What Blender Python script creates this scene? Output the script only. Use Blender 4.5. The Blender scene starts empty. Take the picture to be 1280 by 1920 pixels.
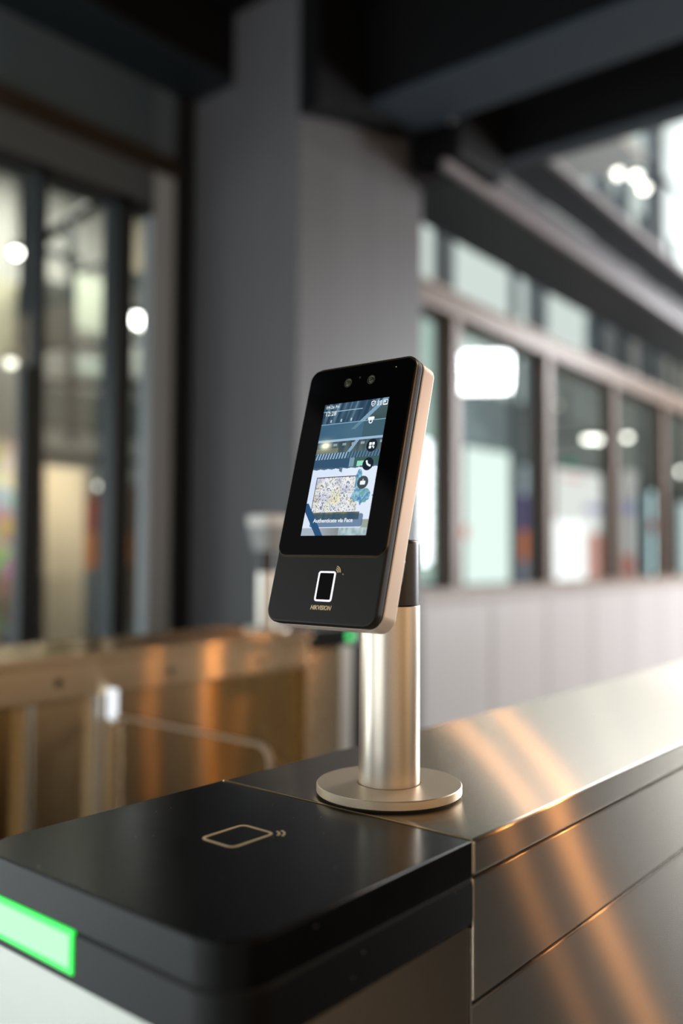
import bpy, bmesh, math, random
from mathutils import Vector, Matrix

# ------------------------------------------------------------------ camera
S = bpy.context.scene
COL = S.collection
FPX = 1684.0
TH = math.radians(39.5); PIT = math.atan(75.0 / FPX); ROLL = math.radians(0.35)
CAM = Vector((0, 0, 1.19))
F0 = Vector((math.cos(TH), math.sin(TH), 0)); R0 = Vector((math.sin(TH), -math.cos(TH), 0)); U0 = Vector((0, 0, 1))
FW = F0 * math.cos(PIT) + U0 * math.sin(PIT); UP = U0 * math.cos(PIT) - F0 * math.sin(PIT)
RT = R0 * math.cos(ROLL) + UP * math.sin(ROLL); UP = UP * math.cos(ROLL) - R0 * math.sin(ROLL)
cd = bpy.data.cameras.new('camera'); cam = bpy.data.objects.new('camera', cd); COL.objects.link(cam)
cam.matrix_world = Matrix(((RT.x, UP.x, -FW.x, 0), (RT.y, UP.y, -FW.y, 0), (RT.z, UP.z, -FW.z, CAM.z), (0, 0, 0, 1)))
cd.sensor_fit = 'VERTICAL'; cd.sensor_height = 36.0; cd.sensor_width = 24.0
cd.lens = 36.0 * FPX / 1920.0
cd.dof.use_dof = True; cd.dof.focus_distance = 0.675; cd.dof.aperture_fstop = 2.1
cd.clip_start = 0.02
S.camera = cam
S.view_settings.view_transform = 'Standard'; S.view_settings.look = 'None'
S.view_settings.gamma = 1; S.view_settings.exposure = 0.0
try: S.view_settings.use_curve_mapping = False
except Exception: pass

# ------------------------------------------------------------------ world
W = bpy.data.worlds.new('world'); S.world = W; W.use_nodes = True
nt = W.node_tree; nt.nodes.clear()
def N(nt, t, **k):
    n = nt.nodes.new(t)
    for a, b in k.items(): setattr(n, a, b)
    return n
wo = N(nt, 'ShaderNodeOutputWorld'); bg = N(nt, 'ShaderNodeBackground'); tc = N(nt, 'ShaderNodeTexCoord')
nt.links.new(bg.outputs[0], wo.inputs[0])
acc = None
def lobe(d, lo, hi, col, strength):
    """soft patch of daylight around a compass direction of the surroundings"""
    global acc
    d = Vector(d).normalized()
    dp = N(nt, 'ShaderNodeVectorMath', operation='DOT_PRODUCT'); dp.inputs[1].default_value = d
    nt.links.new(tc.outputs['Generated'], dp.inputs[0])
    mr = N(nt, 'ShaderNodeMapRange', interpolation_type='SMOOTHSTEP')
    mr.inputs['From Min'].default_value = lo; mr.inputs['From Max'].default_value = hi
    nt.links.new(dp.outputs['Value'], mr.inputs['Value'])
    sc = N(nt, 'ShaderNodeVectorMath', operation='SCALE'); sc.inputs[0].default_value = [c * strength for c in col]
    nt.links.new(mr.outputs[0], sc.inputs['Scale'])
    if acc is None: acc = sc
    else:
        ad = N(nt, 'ShaderNodeVectorMath', operation='ADD')
        nt.links.new(acc.outputs[0], ad.inputs[0]); nt.links.new(sc.outputs[0], ad.inputs[1]); acc = ad
lobe((0, 0, 1), -1.5, -1.2, (1.0, .86, .70), .022)           # dim concourse all round
lobe((-1, -.1, .15), .10, .95, (.97, .99, 1.0), .36)          # open hall to the left of the camera
lobe((-.25, -1, .05), .55, .97, (1.0, .62, .30), .70)         # warm lobby behind the camera
lobe((.50, -.86, .0), .90, .985, (1.0, .80, .60), .95)         # warm lounge across the lane
lobe((.72, .69, .35), .45, .80, (.78, .90, .85), .80)         # pale daylight beyond the right-hand windows
lobe((1, .02, .34), .945, .995, (.93, .97, 1.0), 6.0)          # bright glazing further right
nt.links.new(acc.outputs[0], bg.inputs['Color']); bg.inputs['Strength'].default_value = 1.0

def area(name, loc, target, size, energy, col, shape='DISK', size_y=None, spread=None):
    l = bpy.data.lights.new(name, 'AREA'); l.energy = energy; l.color = col; l.shape = shape; l.size = size
    if size_y: l.size_y = size_y
    if spread: l.spread = spread
    o = bpy.data.objects.new(name, l); COL.objects.link(o); o.location = loc
    o.rotation_euler = (Vector(target) - Vector(loc)).to_track_quat('-Z', 'Y').to_euler()
    return o
area('window_daylight', (9.75, .3, 3.4), (5, 2.7, .6), .75, 110, (.92, .96, 1.0), 'RECTANGLE', .5)
area('right_fill_light', (10.3, -1.8, 1.9), (7.4, 2.8, .8), 2.4, 470, (.92, .96, 1.0), 'RECTANGLE', 1.8)  # unseen panel added to brighten the right wall
area('lobby_fill_light', (-2.2, 2.8, 3.45), (-2.2, 2.8, 0), 2.6, 200, (.86, .95, 1.0), 'RECTANGLE', 2.6, spread=math.radians(95))  # added overhead panel, lights the lobby floor for reflections on post and lid
area('left_panel_light', (-3.9, 5.4, .8), (.58, .43, 1.0), 2.8, 60, (.84, .95, 1.0), 'RECTANGLE', 1.2)  # unseen low panel added for the cool reflection on the post
area('left_side_light', (-5, .8, .8), (.58, .43, 1.0), 3.4, 45, (.90, .97, 1.0), 'RECTANGLE', 1.2)  # second unseen panel, added to widen the post's bright left strip
area('left_far_panel_light', (-.9, 6.0, 1.3), (.58, .43, 1.0), 2.6, 60, (.88, .97, 1.0), 'RECTANGLE', 2.0)  # third unseen panel, added for the post's left edge
area('gallery_fill_light', (8.5, 4.3, 7.2), (9.5, 6.9, 1.5), 2.0, 260, (.85, .95, 1.0), 'RECTANGLE', 1.0)  # light added above the frame to brighten the gallery
area('hall_lamp_light', (3.2, 4.75, 1.75), (2.9, 5.3, .6), .5, 14, (1.0, .86, .66), 'RECTANGLE', .4)
area('hall_fill_light', (3.6, 5.6, 3.9), (3.9, 6.6, .5), 2.0, 85, (1.0, .94, .84), 'RECTANGLE', 1.2)  # light added under the hall ceiling to brighten the back wall
for lp_, tg, sz, e, sp_ in (((3.42, .45, 2.7), (1.0, .9, 1), .03, .45, 60), ((3.95, .50, 2.8), (1.0, .9, 1), .03, .60, 60),
                       ((4.05, -1.5, 1.75), (.8, .3, .9), .03, .55, 50), ((3.55, -1.5, 1.7), (.8, .3, .9), .03, .16, 50)):
    area('warm_spot', lp_, tg, sz, e, (1.0, .42, .12), spread=math.radians(sp_))

# ------------------------------------------------------------------ helpers
def ray(x, y): return FW + RT * ((x - 640) / FPX) + UP * ((960 - y) / FPX)
def on_y(x, y, Y): d = ray(x, y); return CAM + d * ((Y - CAM.y) / d.y)
def on_z(x, y, z): d = ray(x, y); return CAM + d * ((z - CAM.z) / d.z)

def link(name, bm, mats, parent=None, smooth=False, angle=35):
    me = bpy.data.meshes.new(name); bmesh.ops.recalc_face_normals(bm, faces=bm.faces[:]); bm.to_mesh(me); bm.free()
    for m in (mats if isinstance(mats, (list, tuple)) else [mats]): me.materials.append(m)
    o = bpy.data.objects.new(name, me); COL.objects.link(o)
    if parent: o.parent = parent
    if smooth:
        for p in me.polygons: p.use_smooth = True
        try: me.set_sharp_from_angle(angle=math.radians(angle))
        except Exception: pass
        wn = o.modifiers.new('weighted_normal', 'WEIGHTED_NORMAL'); wn.keep_sharp = True; wn.weight = 100
    return o
def tag(o, label=None, cat=None, group=None, kind=None):
    if label: o['label'] = label
    if cat: o['category'] = cat
    if group: o['group'] = group
    if kind: o['kind'] = kind
    return o
def empty(name, loc=(0, 0, 0), rot=(0, 0, 0)):
    o = bpy.data.objects.new(name, None); COL.objects.link(o); o.location = loc; o.rotation_euler = rot
    o.empty_display_size = .05; return o
def box(bm, x0, x1, y0, y1, z0, z1, bev=0, seg=2, M=None):
    r = bmesh.ops.create_cube(bm, size=1)
    vs = r['verts']
    for v in vs:
        v.co = Vector(((x0 + x1) / 2 + v.co.x * (x1 - x0), (y0 + y1) / 2 + v.co.y * (y1 - y0), (z0 + z1) / 2 + v.co.z * (z1 - z0)))
    if bev:
        es = list({e for v in vs for e in v.link_edges})
        g = bmesh.ops.bevel(bm, geom=es, offset=bev, segments=seg, affect='EDGES', profile=.5)
        vs = list({v for f in g['faces'] for v in f.verts} | {v for v in vs if v.is_valid})
    if M:
        for v in vs: v.co = M @ v.co
    return vs
def bx(*a, **k): bm = bmesh.new(); box(bm, *a, **k); return bm
def rr(x0, x1, z0, z1, r, n=8, rs=None):
    """rounded rectangle outline (2-D); rs: radius per corner (bl, br, tr, tl)"""
    rs = rs or (r, r, r, r); pts = []
    for (cx, cz, a0), q in zip(((x0, z0, 180), (x1, z0, 270), (x1, z1, 0), (x0, z1, 90)), rs):
        sx = 1 if cx == x0 else -1; sz = 1 if cz == z0 else -1
        if q < 1e-6: pts.append((cx, cz)); continue
        for i in range(n + 1):
            a = math.radians(a0 + 90 * i / n)
            pts.append((cx + sx * q + q * math.cos(a), cz + sz * q + q * math.sin(a)))
    return pts
def prism(bm, pts, a, b, axis='y', bev=0, seg=2):
    def P(p, t):
        return {'y': (p[0], t, p[1]), 'z': (p[0], p[1], t), 'x': (t, p[0], p[1])}[axis]
    v0 = [bm.verts.new(P(p, a)) for p in pts]; v1 = [bm.verts.new(P(p, b)) for p in pts]
    f0 = bm.faces.new(v0); f1 = bm.faces.new(v1[::-1]); n = len(pts)
    for i in range(n): bm.faces.new((v0[i], v0[(i + 1) % n], v1[(i + 1) % n], v1[i]))
    if bev:
        bmesh.ops.recalc_face_normals(bm, faces=bm.faces[:])
        es = list(f0.edges) + list(f1.edges)
        bmesh.ops.bevel(bm, geom=es, offset=bev, segments=seg, affect='EDGES', profile=.5)
def ringp(bm, outer, inner, a, b, axis='y'):
    def P(p, t):
        return {'y': (p[0], t, p[1]), 'z': (p[0], p[1], t)}[axis]
    n = len(outer)
    o0 = [bm.verts.new(P(p, a)) for p in outer]; i0 = [bm.verts.new(P(p, a)) for p in inner]
    o1 = [bm.verts.new(P(p, b)) for p in outer]; i1 = [bm.verts.new(P(p, b)) for p in inner]
    for i in range(n):
        j = (i + 1) % n
        bm.faces.new((o0[i], o0[j], i0[j], i0[i])); bm.faces.new((o1[i], i1[i], i1[j], o1[j]))
        bm.faces.new((o0[i], o1[i], o1[j], o0[j])); bm.faces.new((i0[i], i0[j], i1[j], i1[i]))
def lathe(bm, prof, n=64, c=(0, 0), M=None):
    rings = []
    for r, z in prof:
        if r < 1e-7: rings.append([bm.verts.new((c[0], c[1], z))])
        else: rings.append([bm.verts.new((c[0] + r * math.cos(2 * math.pi * i / n), c[1] + r * math.sin(2 * math.pi * i / n), z)) for i in range(n)])
    for A, B in zip(rings, rings[1:]):
        for i in range(n):
            j = (i + 1) % n
            if len(A) == 1 and len(B) == 1: continue
            if len(A) == 1: bm.faces.new((A[0], B[i], B[j]))
            elif len(B) == 1: bm.faces.new((A[i], A[j], B[0]))
            else: bm.faces.new((A[i], A[j], B[j], B[i]))
    if M:
        for rg in rings:
            for v in rg: v.co = M @ v.co
def text_mesh(name, s, size, mat, parent, loc, shear=0, align='LEFT', depth=.00008, bold=0, xs=1.0, rot=(math.pi / 2, 0, 0)):
    cu = bpy.data.curves.new(name, 'FONT'); cu.body = s; cu.size = size; cu.align_x = align; cu.shear = shear
    cu.extrude = depth; cu.offset = bold; cu.resolution_u = 3
    t = bpy.data.objects.new(name, cu); COL.objects.link(t)
    dg = bpy.context.evaluated_depsgraph_get(); me = bpy.data.meshes.new_from_object(t.evaluated_get(dg))
    bpy.data.objects.remove(t); bpy.data.curves.remove(cu)
    for v in me.vertices: v.co.x *= xs
    me.materials.clear(); me.materials.append(mat)
    o = bpy.data.objects.new(name, me); COL.objects.link(o); o.parent = parent; o.location = loc; o.rotation_euler = rot
    return o

# ------------------------------------------------------------------ materials
TX_ = (1, 0, 0); ROT_ = 0.0
def mat(name, col, rough=.5, metal=0, emit=None, estr=0, aniso=0, tangent=None, noise=None, bump=0, spec=.5, coat=0, dust=0, dcol=(.5, .48, .45), trans=0, alpha=1):
    m = bpy.data.materials.new(name); m.use_nodes = True; t = m.node_tree; b = t.nodes['Principled BSDF']
    b.inputs['Base Color'].default_value = (*col, 1); b.inputs['Roughness'].default_value = rough; b.inputs['Metallic'].default_value = metal
    b.inputs['Specular IOR Level'].default_value = spec; b.inputs['Coat Weight'].default_value = coat
    b.inputs['Transmission Weight'].default_value = trans; b.inputs['Alpha'].default_value = alpha
    if emit: b.inputs['Emission Color'].default_value = (*emit, 1); b.inputs['Emission Strength'].default_value = estr
    if aniso:
        b.inputs['Anisotropic'].default_value = aniso; b.inputs['Anisotropic Rotation'].default_value = .25
        if tangent:
            c = N(t, 'ShaderNodeCombineXYZ')
            for i in range(3): c.inputs[i].default_value = tangent[i]
            t.links.new(c.outputs[0], b.inputs['Tangent'])
    tcn = None
    if noise or dust or bump: tcn = N(t, 'ShaderNodeTexCoord')
    if noise:   # (scale vec, amount) : low-key variation of the colour
        mp = N(t, 'ShaderNodeMapping'); mp.inputs['Scale'].default_value = noise[0]
        t.links.new(tcn.outputs['Object'], mp.inputs[0])
        nz = N(t, 'ShaderNodeTexNoise'); nz.inputs['Scale'].default_value = 1; nz.inputs['Detail'].default_value = 3
        t.links.new(mp.outputs[0], nz.inputs['Vector'])
        mr = N(t, 'ShaderNodeMapRange'); mr.inputs['To Min'].default_value = 1 - noise[1]; mr.inputs['To Max'].default_value = 1 + noise[1]
        t.links.new(nz.outputs['Fac'], mr.inputs['Value'])
        sc = N(t, 'ShaderNodeVectorMath', operation='SCALE'); sc.inputs[0].default_value = col
        t.links.new(mr.outputs[0], sc.inputs['Scale']); t.links.new(sc.outputs[0], b.inputs['Base Color'])
        if len(noise) > 2:
            m2 = N(t, 'ShaderNodeMapRange'); m2.inputs['To Min'].default_value = rough - noise[2]; m2.inputs['To Max'].default_value = rough + noise[2]
            t.links.new(nz.outputs['Fac'], m2.inputs['Value']); t.links.new(m2.outputs[0], b.inputs['Roughness'])
    if dust:
        vo = N(t, 'ShaderNodeTexVoronoi'); vo.inputs['Scale'].default_value = 220
        t.links.new(tcn.outputs['Object'], vo.inputs['Vector'])
        lt = N(t, 'ShaderNodeMath', operation='LESS_THAN'); lt.inputs[1].default_value = .075
        t.links.new(vo.outputs['Distance'], lt.inputs[0])
        sp = N(t, 'ShaderNodeSeparateColor'); t.links.new(vo.outputs['Color'], sp.inputs[0])
        gt = N(t, 'ShaderNodeMath', operation='GREATER_THAN'); gt.inputs[1].default_value = 1 - dust
        t.links.new(sp.outputs[0], gt.inputs[0])
        mu = N(t, 'ShaderNodeMath', operation='MULTIPLY'); t.links.new(lt.outputs[0], mu.inputs[0]); t.links.new(gt.outputs[0], mu.inputs[1])
        mx = N(t, 'ShaderNodeMix', data_type='RGBA'); t.links.new(mu.outputs[0], mx.inputs['Factor'])
        mx.inputs[6].default_value = (*col, 1); mx.inputs[7].default_value = (*dcol, 1)
        src = b.inputs['Base Color'].links[0].from_socket if b.inputs['Base Color'].links else None
        if src: t.links.new(src, mx.inputs[6])
        t.links.new(mx.outputs[2], b.inputs['Base Color'])
        if metal:
            m3 = N(t, 'ShaderNodeMath', operation='SUBTRACT'); m3.inputs[0].default_value = metal
            t.links.new(mu.outputs[0], m3.inputs[1]); t.links.new(m3.outputs[0], b.inputs['Metallic'])
    if bump:
        nz2 = N(t, 'ShaderNodeTexNoise'); nz2.inputs['Scale'].default_value = 2600; t.links.new(tcn.outputs['Object'], nz2.inputs['Vector'])
        bp = N(t, 'ShaderNodeBump'); bp.inputs['Strength'].default_value = bump; bp.inputs['Distance'].default_value = .00008
        t.links.new(nz2.outputs['Fac'], bp.inputs['Height']); t.links.new(bp.outputs[0], b.inputs['Normal'])
    return m
def brushed(name, col, rough, an, axis=TX_, dust=0, noise=((6, 1400, 1400), .08)):
    """metal brushed along one axis: highlights smear across the brushing"""
    m = mat(name, col, rough, 1, noise=noise, dust=dust); t = m.node_tree; b = t.nodes['Principled BSDF']
    g = N(t, 'ShaderNodeBsdfAnisotropic'); g.distribution = 'GGX'; g.inputs['Roughness'].default_value = rough; g.inputs['Anisotropy'].default_value = an; g.inputs['Rotation'].default_value = ROT_
    c = N(t, 'ShaderNodeCombineXYZ')
    for i in range(3): c.inputs[i].default_value = axis[i]
    t.links.new(c.outputs[0], g.inputs['Tangent']); t.links.new(b.inputs['Base Color'].links[0].from_socket, g.inputs['Color'])
    t.links.new(g.outputs[0], t.nodes['Material Output'].inputs[0]); return m
def emat(name, col, s):
    m = bpy.data.materials.new(name); m.use_nodes = True; t = m.node_tree; t.nodes.clear()
    e = N(t, 'ShaderNodeEmission'); e.inputs[0].default_value = (*col, 1); e.inputs[1].default_value = s
    o = N(t, 'ShaderNodeOutputMaterial'); t.links.new(e.outputs[0], o.inputs[0]); return m
def glassmat(name, tint=(.95, .98, .97), refl=.08):
    m = bpy.data.materials.new(name); m.use_nodes = True; t = m.node_tree; t.nodes.clear()
    tr = N(t, 'ShaderNodeBsdfTransparent'); tr.inputs[0].default_value = (*tint, 1)
    gl = N(t, 'ShaderNodeBsdfGlossy'); gl.inputs['Roughness'].default_value = .02
    fr = N(t, 'ShaderNodeValue'); fr.outputs[0].default_value = refl * .6
    mx = N(t, 'ShaderNodeMixShader'); o = N(t, 'ShaderNodeOutputMaterial')
    t.links.new(fr.outputs[0], mx.inputs[0]); t.links.new(tr.outputs[0], mx.inputs[1]); t.links.new(gl.outputs[0], mx.inputs[2]); t.links.new(mx.outputs[0], o.inputs[0])
    return m

TX = (1, 0, 0)
M_steel = brushed('brushed_steel', (.58, .53, .46), .18, .86, dust=.03)
M_steel2 = brushed('brushed_steel_warm', (.74, .60, .43), .20, .86)
M_steeledge = mat('steel_edge', (.75, .70, .62), .25, 1)
M_brass = mat('gold_trim', (.80, .58, .30), .3, 1)
M_black = mat('black_lacquer', (.003, .003, .003), .22, 0, spec=.17, dust=.05, noise=((30, 30, 30), .1, .05))
M_blacksat = mat('black_satin', (.005, .005, .0055), .33, 0, spec=.2, dust=.04)
M_gap = mat('shadow_gap', (.004, .004, .004), .8)
M_alu = mat('champagne_aluminium', (.68, .60, .50), .33, 1, noise=((500, 500, 500), .05), bump=.10)
M_alubase = mat('champagne_disc', (.80, .66, .48), .42, .65, noise=((500, 500, 500), .04), bump=.15)
M_gold = mat('rose_gold_shell', (.92, .78, .66), .42, .3, bump=.3)
M_front = mat('olive_black_plastic', (.010, .009, .006), .5, 0, spec=.3, bump=.3)
M_bez = mat('dark_bezel_plastic', (.03, .024, .02), .35, 0)
M_glassblk = mat('black_front_glass', (.0008, .0008, .001), .06, 0, spec=.2, dust=.02)
M_lens = mat('lens_glass', (.03, .035, .02), .08, 0, coat=1)
M_lensring = mat('lens_ring', (.05, .04, .02), .45, .6)
M_rim = mat('bronze_rim', (.09, .055, .025), .35, .8)
M_print = mat('gold_print', (.95, .72, .42), .5, 0)
M_capblk = mat('black_bracket', (.012, .012, .014), .33, 0)
M_pillar = mat('pillar_laminate', (.13, .128, .138), .5, 0, noise=((9, 9, .5), .16))
M_panel = mat('grey_wood_laminate', (.50, .46, .45), .42, 0, noise=((11, 11, .35), .10))
M_sill = mat('sill_board', (.40, .33, .29), .5)
M_bronze = mat('bronze_window_profile', (.19, .132, .10), .42, .1, noise=((3, 3, 1), .05))
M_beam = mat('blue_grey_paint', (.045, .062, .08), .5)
M_beamlip = mat('pale_grey_lip', (.30, .27, .28), .4)  # lighter grey for the lip strips and the bolt
M_beamdark = mat('shaded_black_paint', (.004, .004, .005), .7, spec=.2)  # near-black puts the shade of beam faces turned from the windows into colour
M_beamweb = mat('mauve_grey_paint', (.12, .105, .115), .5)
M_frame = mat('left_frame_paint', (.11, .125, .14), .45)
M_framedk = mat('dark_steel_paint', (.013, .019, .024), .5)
M_brown = mat('brown_strip_paint', (.03, .018, .010), .5)
M_floor = mat('dark_floor_tile', (.03, .023, .016), .4)
M_glass = glassmat('clear_glass')
M_wing = glassmat('wing_glass', (.93, .92, .88))

# ------------------------------------------------------------------ room shell
def struct(name, bm, m, parent=None, smooth=False):
    o = link(name, bm, m, parent, smooth)
    if not parent: o['kind'] = 'structure'
    return o
struct('floor', bx(-.3, 22, -7, 14, -.1, 0), M_floor)
struct('floor_lobby', bx(-9, -.3, -7, 14, -.1, 0), mat('pale_lobby_tile', (.62, .62, .60), .4))
struct('ceiling', bx(-3.5, 3.0, -3.5, 3.35, 3.55, 3.7), M_beamdark)
struct('wall_hall_partition', bx(-.06, .06, 0, 6.2, 0, 4.4, M=Matrix.Translation((3.40, 3.40, 0)) @ Matrix.Rotation(math.radians(-50), 4, 'Z')), M_frame)

pillar = link('pillar', bx(2.663, 3.556, 2.435, 3.10, 0, 3.55, bev=.006), M_pillar)
tag(pillar, 'large square grey laminate pillar rising behind the face terminal to the dark ceiling', 'pillar')

def beam(name, x0, x1, y0, y1, z0, z1, m, label):
    root = empty(name, ((x0 + x1) / 2, (y0 + y1) / 2, z0)); tag(root, label, 'ceiling beam')
    return root
def part(name, root, bm, m, smooth=False):
    for v in bm.verts: v.co -= root.location
    return link(name, bm, m, root, smooth)
# beam A: crosses over from the pillar towards the camera's right
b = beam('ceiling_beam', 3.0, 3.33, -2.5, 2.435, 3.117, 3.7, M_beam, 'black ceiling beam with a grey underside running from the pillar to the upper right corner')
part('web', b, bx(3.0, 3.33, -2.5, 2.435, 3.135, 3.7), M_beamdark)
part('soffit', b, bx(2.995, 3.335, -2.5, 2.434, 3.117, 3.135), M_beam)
part('shadow_plate', b, (lambda bm: (prism(bm, [(2.663, 3.7), (2.663, 2.98), (3.0, 3.06), (3.33, 3.117), (3.33, 3.7)], 2.33, 2.434, 'y'), bm)[1])(bmesh.new()), M_beamdark)  # black plate gives the beam's cast shadow on the pillar a solid shape
# beam B behind it
b = beam('ceiling_beam', 3.86, 3.98, -2.5, 2.3, 3.117, 3.9, M_beam, 'second black ceiling beam with a thin grey lower flange, to the right of the wide grey soffit')
part('web', b, bx(3.86, 3.90, -2.5, 2.42, 3.13, 4.0), M_beamdark)
part('flange', b, bx(3.86, 3.985, -2.5, 2.42, 3.117, 3.13), M_beam)
part('bracket', b, bx(3.42, 3.86, 2.15, 2.42, 3.0, 3.5, bev=.03), M_beamdark)
bb = bmesh.new(); lathe(bb, [(0, 0), (.02, 0), (.02, .03), (0, .035)], 16, M=Matrix.Translation((3.42, 2.18, 3.17)) @ Matrix.Rotation(math.radians(-90), 4, 'Y'))
part('bolt', b, bb, M_beamlip)
def xbeam_M(Y, ang): return Matrix.Translation((3.3, Y, 0)) @ Matrix.Rotation(math.radians(ang), 4, 'Z')
# beam C: long beam above the window band
MX = xbeam_M(2.19, 2.3)
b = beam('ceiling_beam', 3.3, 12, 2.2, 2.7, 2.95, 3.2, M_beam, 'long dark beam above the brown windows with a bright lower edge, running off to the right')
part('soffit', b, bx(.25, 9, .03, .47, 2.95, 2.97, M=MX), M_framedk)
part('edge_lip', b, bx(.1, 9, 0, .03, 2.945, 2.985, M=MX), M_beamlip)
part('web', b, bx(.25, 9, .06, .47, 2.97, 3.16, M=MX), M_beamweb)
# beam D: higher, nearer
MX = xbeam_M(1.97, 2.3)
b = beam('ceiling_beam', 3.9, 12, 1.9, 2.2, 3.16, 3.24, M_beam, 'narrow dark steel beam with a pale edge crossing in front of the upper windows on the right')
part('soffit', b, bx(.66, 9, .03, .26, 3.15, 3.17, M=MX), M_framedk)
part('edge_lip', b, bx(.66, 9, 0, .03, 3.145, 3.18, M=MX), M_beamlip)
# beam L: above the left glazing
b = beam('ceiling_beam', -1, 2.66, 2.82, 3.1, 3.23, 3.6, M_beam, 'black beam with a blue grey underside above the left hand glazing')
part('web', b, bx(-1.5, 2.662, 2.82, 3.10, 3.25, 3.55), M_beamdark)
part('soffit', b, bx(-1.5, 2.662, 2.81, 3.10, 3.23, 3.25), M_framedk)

# ------------------------------------------------------------------ left glazing (plane Y = 3.1)
YL = 3.10
w = empty('window_1', (2.0, YL, 0)); w['kind'] = 'structure'
def wl(name, px0, px1, z0, z1, m, d=.05, y=YL):
    return part(name, w, bx(px0, px1, y, y + d, z0, z1, bev=.002), m)
def XL(px, py=800): return on_y(px, py, YL).x
def ZL(px, py): return on_y(px, py, YL).z
wl('fascia_panel', 1.2, XL(292, 250), 2.93, 3.23, mat('fascia_paint', (.08, .115, .14), .5), .04)
wl('fascia_panel', XL(292, 250), XL(330, 250), 2.93, 3.23, mat('pale_blue_panel', (.13, .17, .20), .45), .035)
wl('brown_strip', 1.2, XL(330, 300), 2.855, 2.93, M_brown, .10, YL - .03)
wl('top_rail', 1.2, XL(290, 380), 2.70, 2.855, M_frame, .06)
wl('top_rail_inner', 1.2, XL(290, 380), 2.655, 2.70, M_framedk, .10)
wl('jamb', XL(280), XL(322), 0, 2.855, mat('jamb_grey', (.50, .55, .60), .4), .07)
wl('edge_post', XL(322), XL(345), 0, 3.25, M_gap, .12, YL - .04)
wl('closer_panel', XL(345), 2.663, 0, 3.25, M_framedk, .05)
wl('mullion', XL(214), XL(246), 0, 2.70, M_framedk, .10)
wl('mullion', XL(66), XL(82), 0, 2.70, M_framedk, .06)
wl('mullion', XL(40, 1000), XL(54, 1000), 0, 1.9, M_framedk, .06)
wl('bottom_rail', 1.2, XL(290), 0, .12, M_framedk, .06)
wl('glass_pane', 1.2, XL(285), .12, 2.70, M_glass, .008, YL + .02)

# hall behind the left glazing
YH = 6.6
m_hall = mat('hall_wall_cream', (.34, .345, .32), .8, noise=((.6, .6, .8), .25))
struct('wall_hall_back', bx(2.0, 8.5, YH, YH + .12, 0, 5.2), m_hall)
struct('ceiling_hall', bx(1.2, 8.5, 3.2, YH, 5.0, 5.1), mat('hall_ceiling', (.42, .42, .40), .8))
def slab(name, px0, py0, px1, py1, Y, d, m, label, cat, bev=.003, rot=None):
    a = on_y(px0, py0, Y); c = on_y(px1, py1, Y)
    root = link(name, bx(a.x, c.x, Y, Y + d, min(a.z, c.z), max(a.z, c.z), bev=bev), m)
    return tag(root, label, cat)
# mezzanine in the hall
m_sage = mat('sage_board', (.42, .47, .38), .7)
m_pale = mat('pale_board', (.45, .52, .47), .7)
slab('mezzanine_floor', -60, 828, 285, 872, 6.0, .5, M_framedk, 'dark mezzanine slab seen through the left glazing, above the cream curtain', 'mezzanine')
slab('balustrade_panel', 75, 722, 280, 826, 6.05, .05, mat('green_grey_panel', (.075, .09, .082), .6), 'dark green grey balustrade panel standing on the mezzanine slab', 'balustrade')
slab('sage_screen', 138, 512, 214, 632, 6.2, .04, m_sage, 'sage green wall board behind the left glazing, above the mezzanine', 'wall panel')
slab('pale_screen', 138, 662, 212, 712, 6.25, .04, m_pale, 'row of pale lit boards just above the mezzanine balustrade', 'wall panel')
slab('white_screen', 240, 628, 284, 712, 6.25, .04, mat('white_board', (.55, .58, .54), .7), 'pale board right of the dark mullion, beneath the large bright lamp', 'wall panel')
slab('tan_screen', 244, 352, 290, 520, 6.3, .04, mat('tan_board', (.40, .35, .26), .7), 'tan wall board at the upper right of the left glazing', 'wall panel')
slab('dark_cabinet', 72, 520, 134, 650, 5.9, .3, mat('dark_block', (.05, .052, .045), .6), 'dark equipment block on the mezzanine behind the left glazing', 'cabinet')
cur = bmesh.new(); a = on_y(64, 872, 5.2); c = on_y(152, 1188, 5.2)
n = 60; top = []; bot = []
for i in range(n + 1):
    x = a.x + (c.x - a.x) * i / n; y = 5.2 + .025 * math.sin(i * 1.15)
    top.append(cur.verts.new((x, y, a.z))); bot.append(cur.verts.new((x, y, .02)))
for i in range(n): cur.faces.new((top[i], top[i + 1], bot[i + 1], bot[i]))
bmesh.ops.solidify(cur, geom=cur.faces[:], thickness=.006)
tag(link('curtain', cur, mat('cream_cloth', (.80, .74, .62), .85), smooth=True), 'cream pleated curtain hanging beneath the mezzanine behind the left glazing', 'curtain')
# framed abstract painting (flat colour fields)
def colour_fields(name, fn, rough=.7):
    return None
root = empty('painting', on_y(190, 1160, 5.6)); tag(root, 'abstract painting in red, orange and grey blue behind the dark mullion', 'painting')
for nm, q, col in (('red_field', (160, 930, 222, 1000), (.42, .07, .035)), ('orange_field', (160, 1000, 222, 1066), (.62, .20, .04)), ('blue_field', (160, 1066, 222, 1162), (.17, .20, .22))):
    a = on_y(q[0], q[1], 5.6); c = on_y(q[2], q[3], 5.6); part(nm, root, bx(a.x, c.x, 5.6, 5.63, c.z, a.z), mat(nm, col, .7, noise=((8, 8, 8), .3)))
root = empty('painting', on_y(250, 1160, 5.7)); tag(root, 'brown glass reflection with an orange patch, right of the dark mullion', 'painting')  # flat coloured boards paint a reflection in the glass
for nm, q, col in (('brown_field', (228, 905, 278, 1165), (.20, .15, .12)), ('orange_patch', (228, 1000, 246, 1060), (.60, .25, .07))):
    a = on_y(q[0], q[1], 5.7); c = on_y(q[2], q[3], 5.7); dd = .0 if nm[0] == 'b' else -.01
    part(nm, root, bx(a.x, c.x, 5.7 + dd, 5.73 + dd, c.z, a.z), mat(nm, col, .7, noise=((8, 8, 8), .3)))
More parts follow.
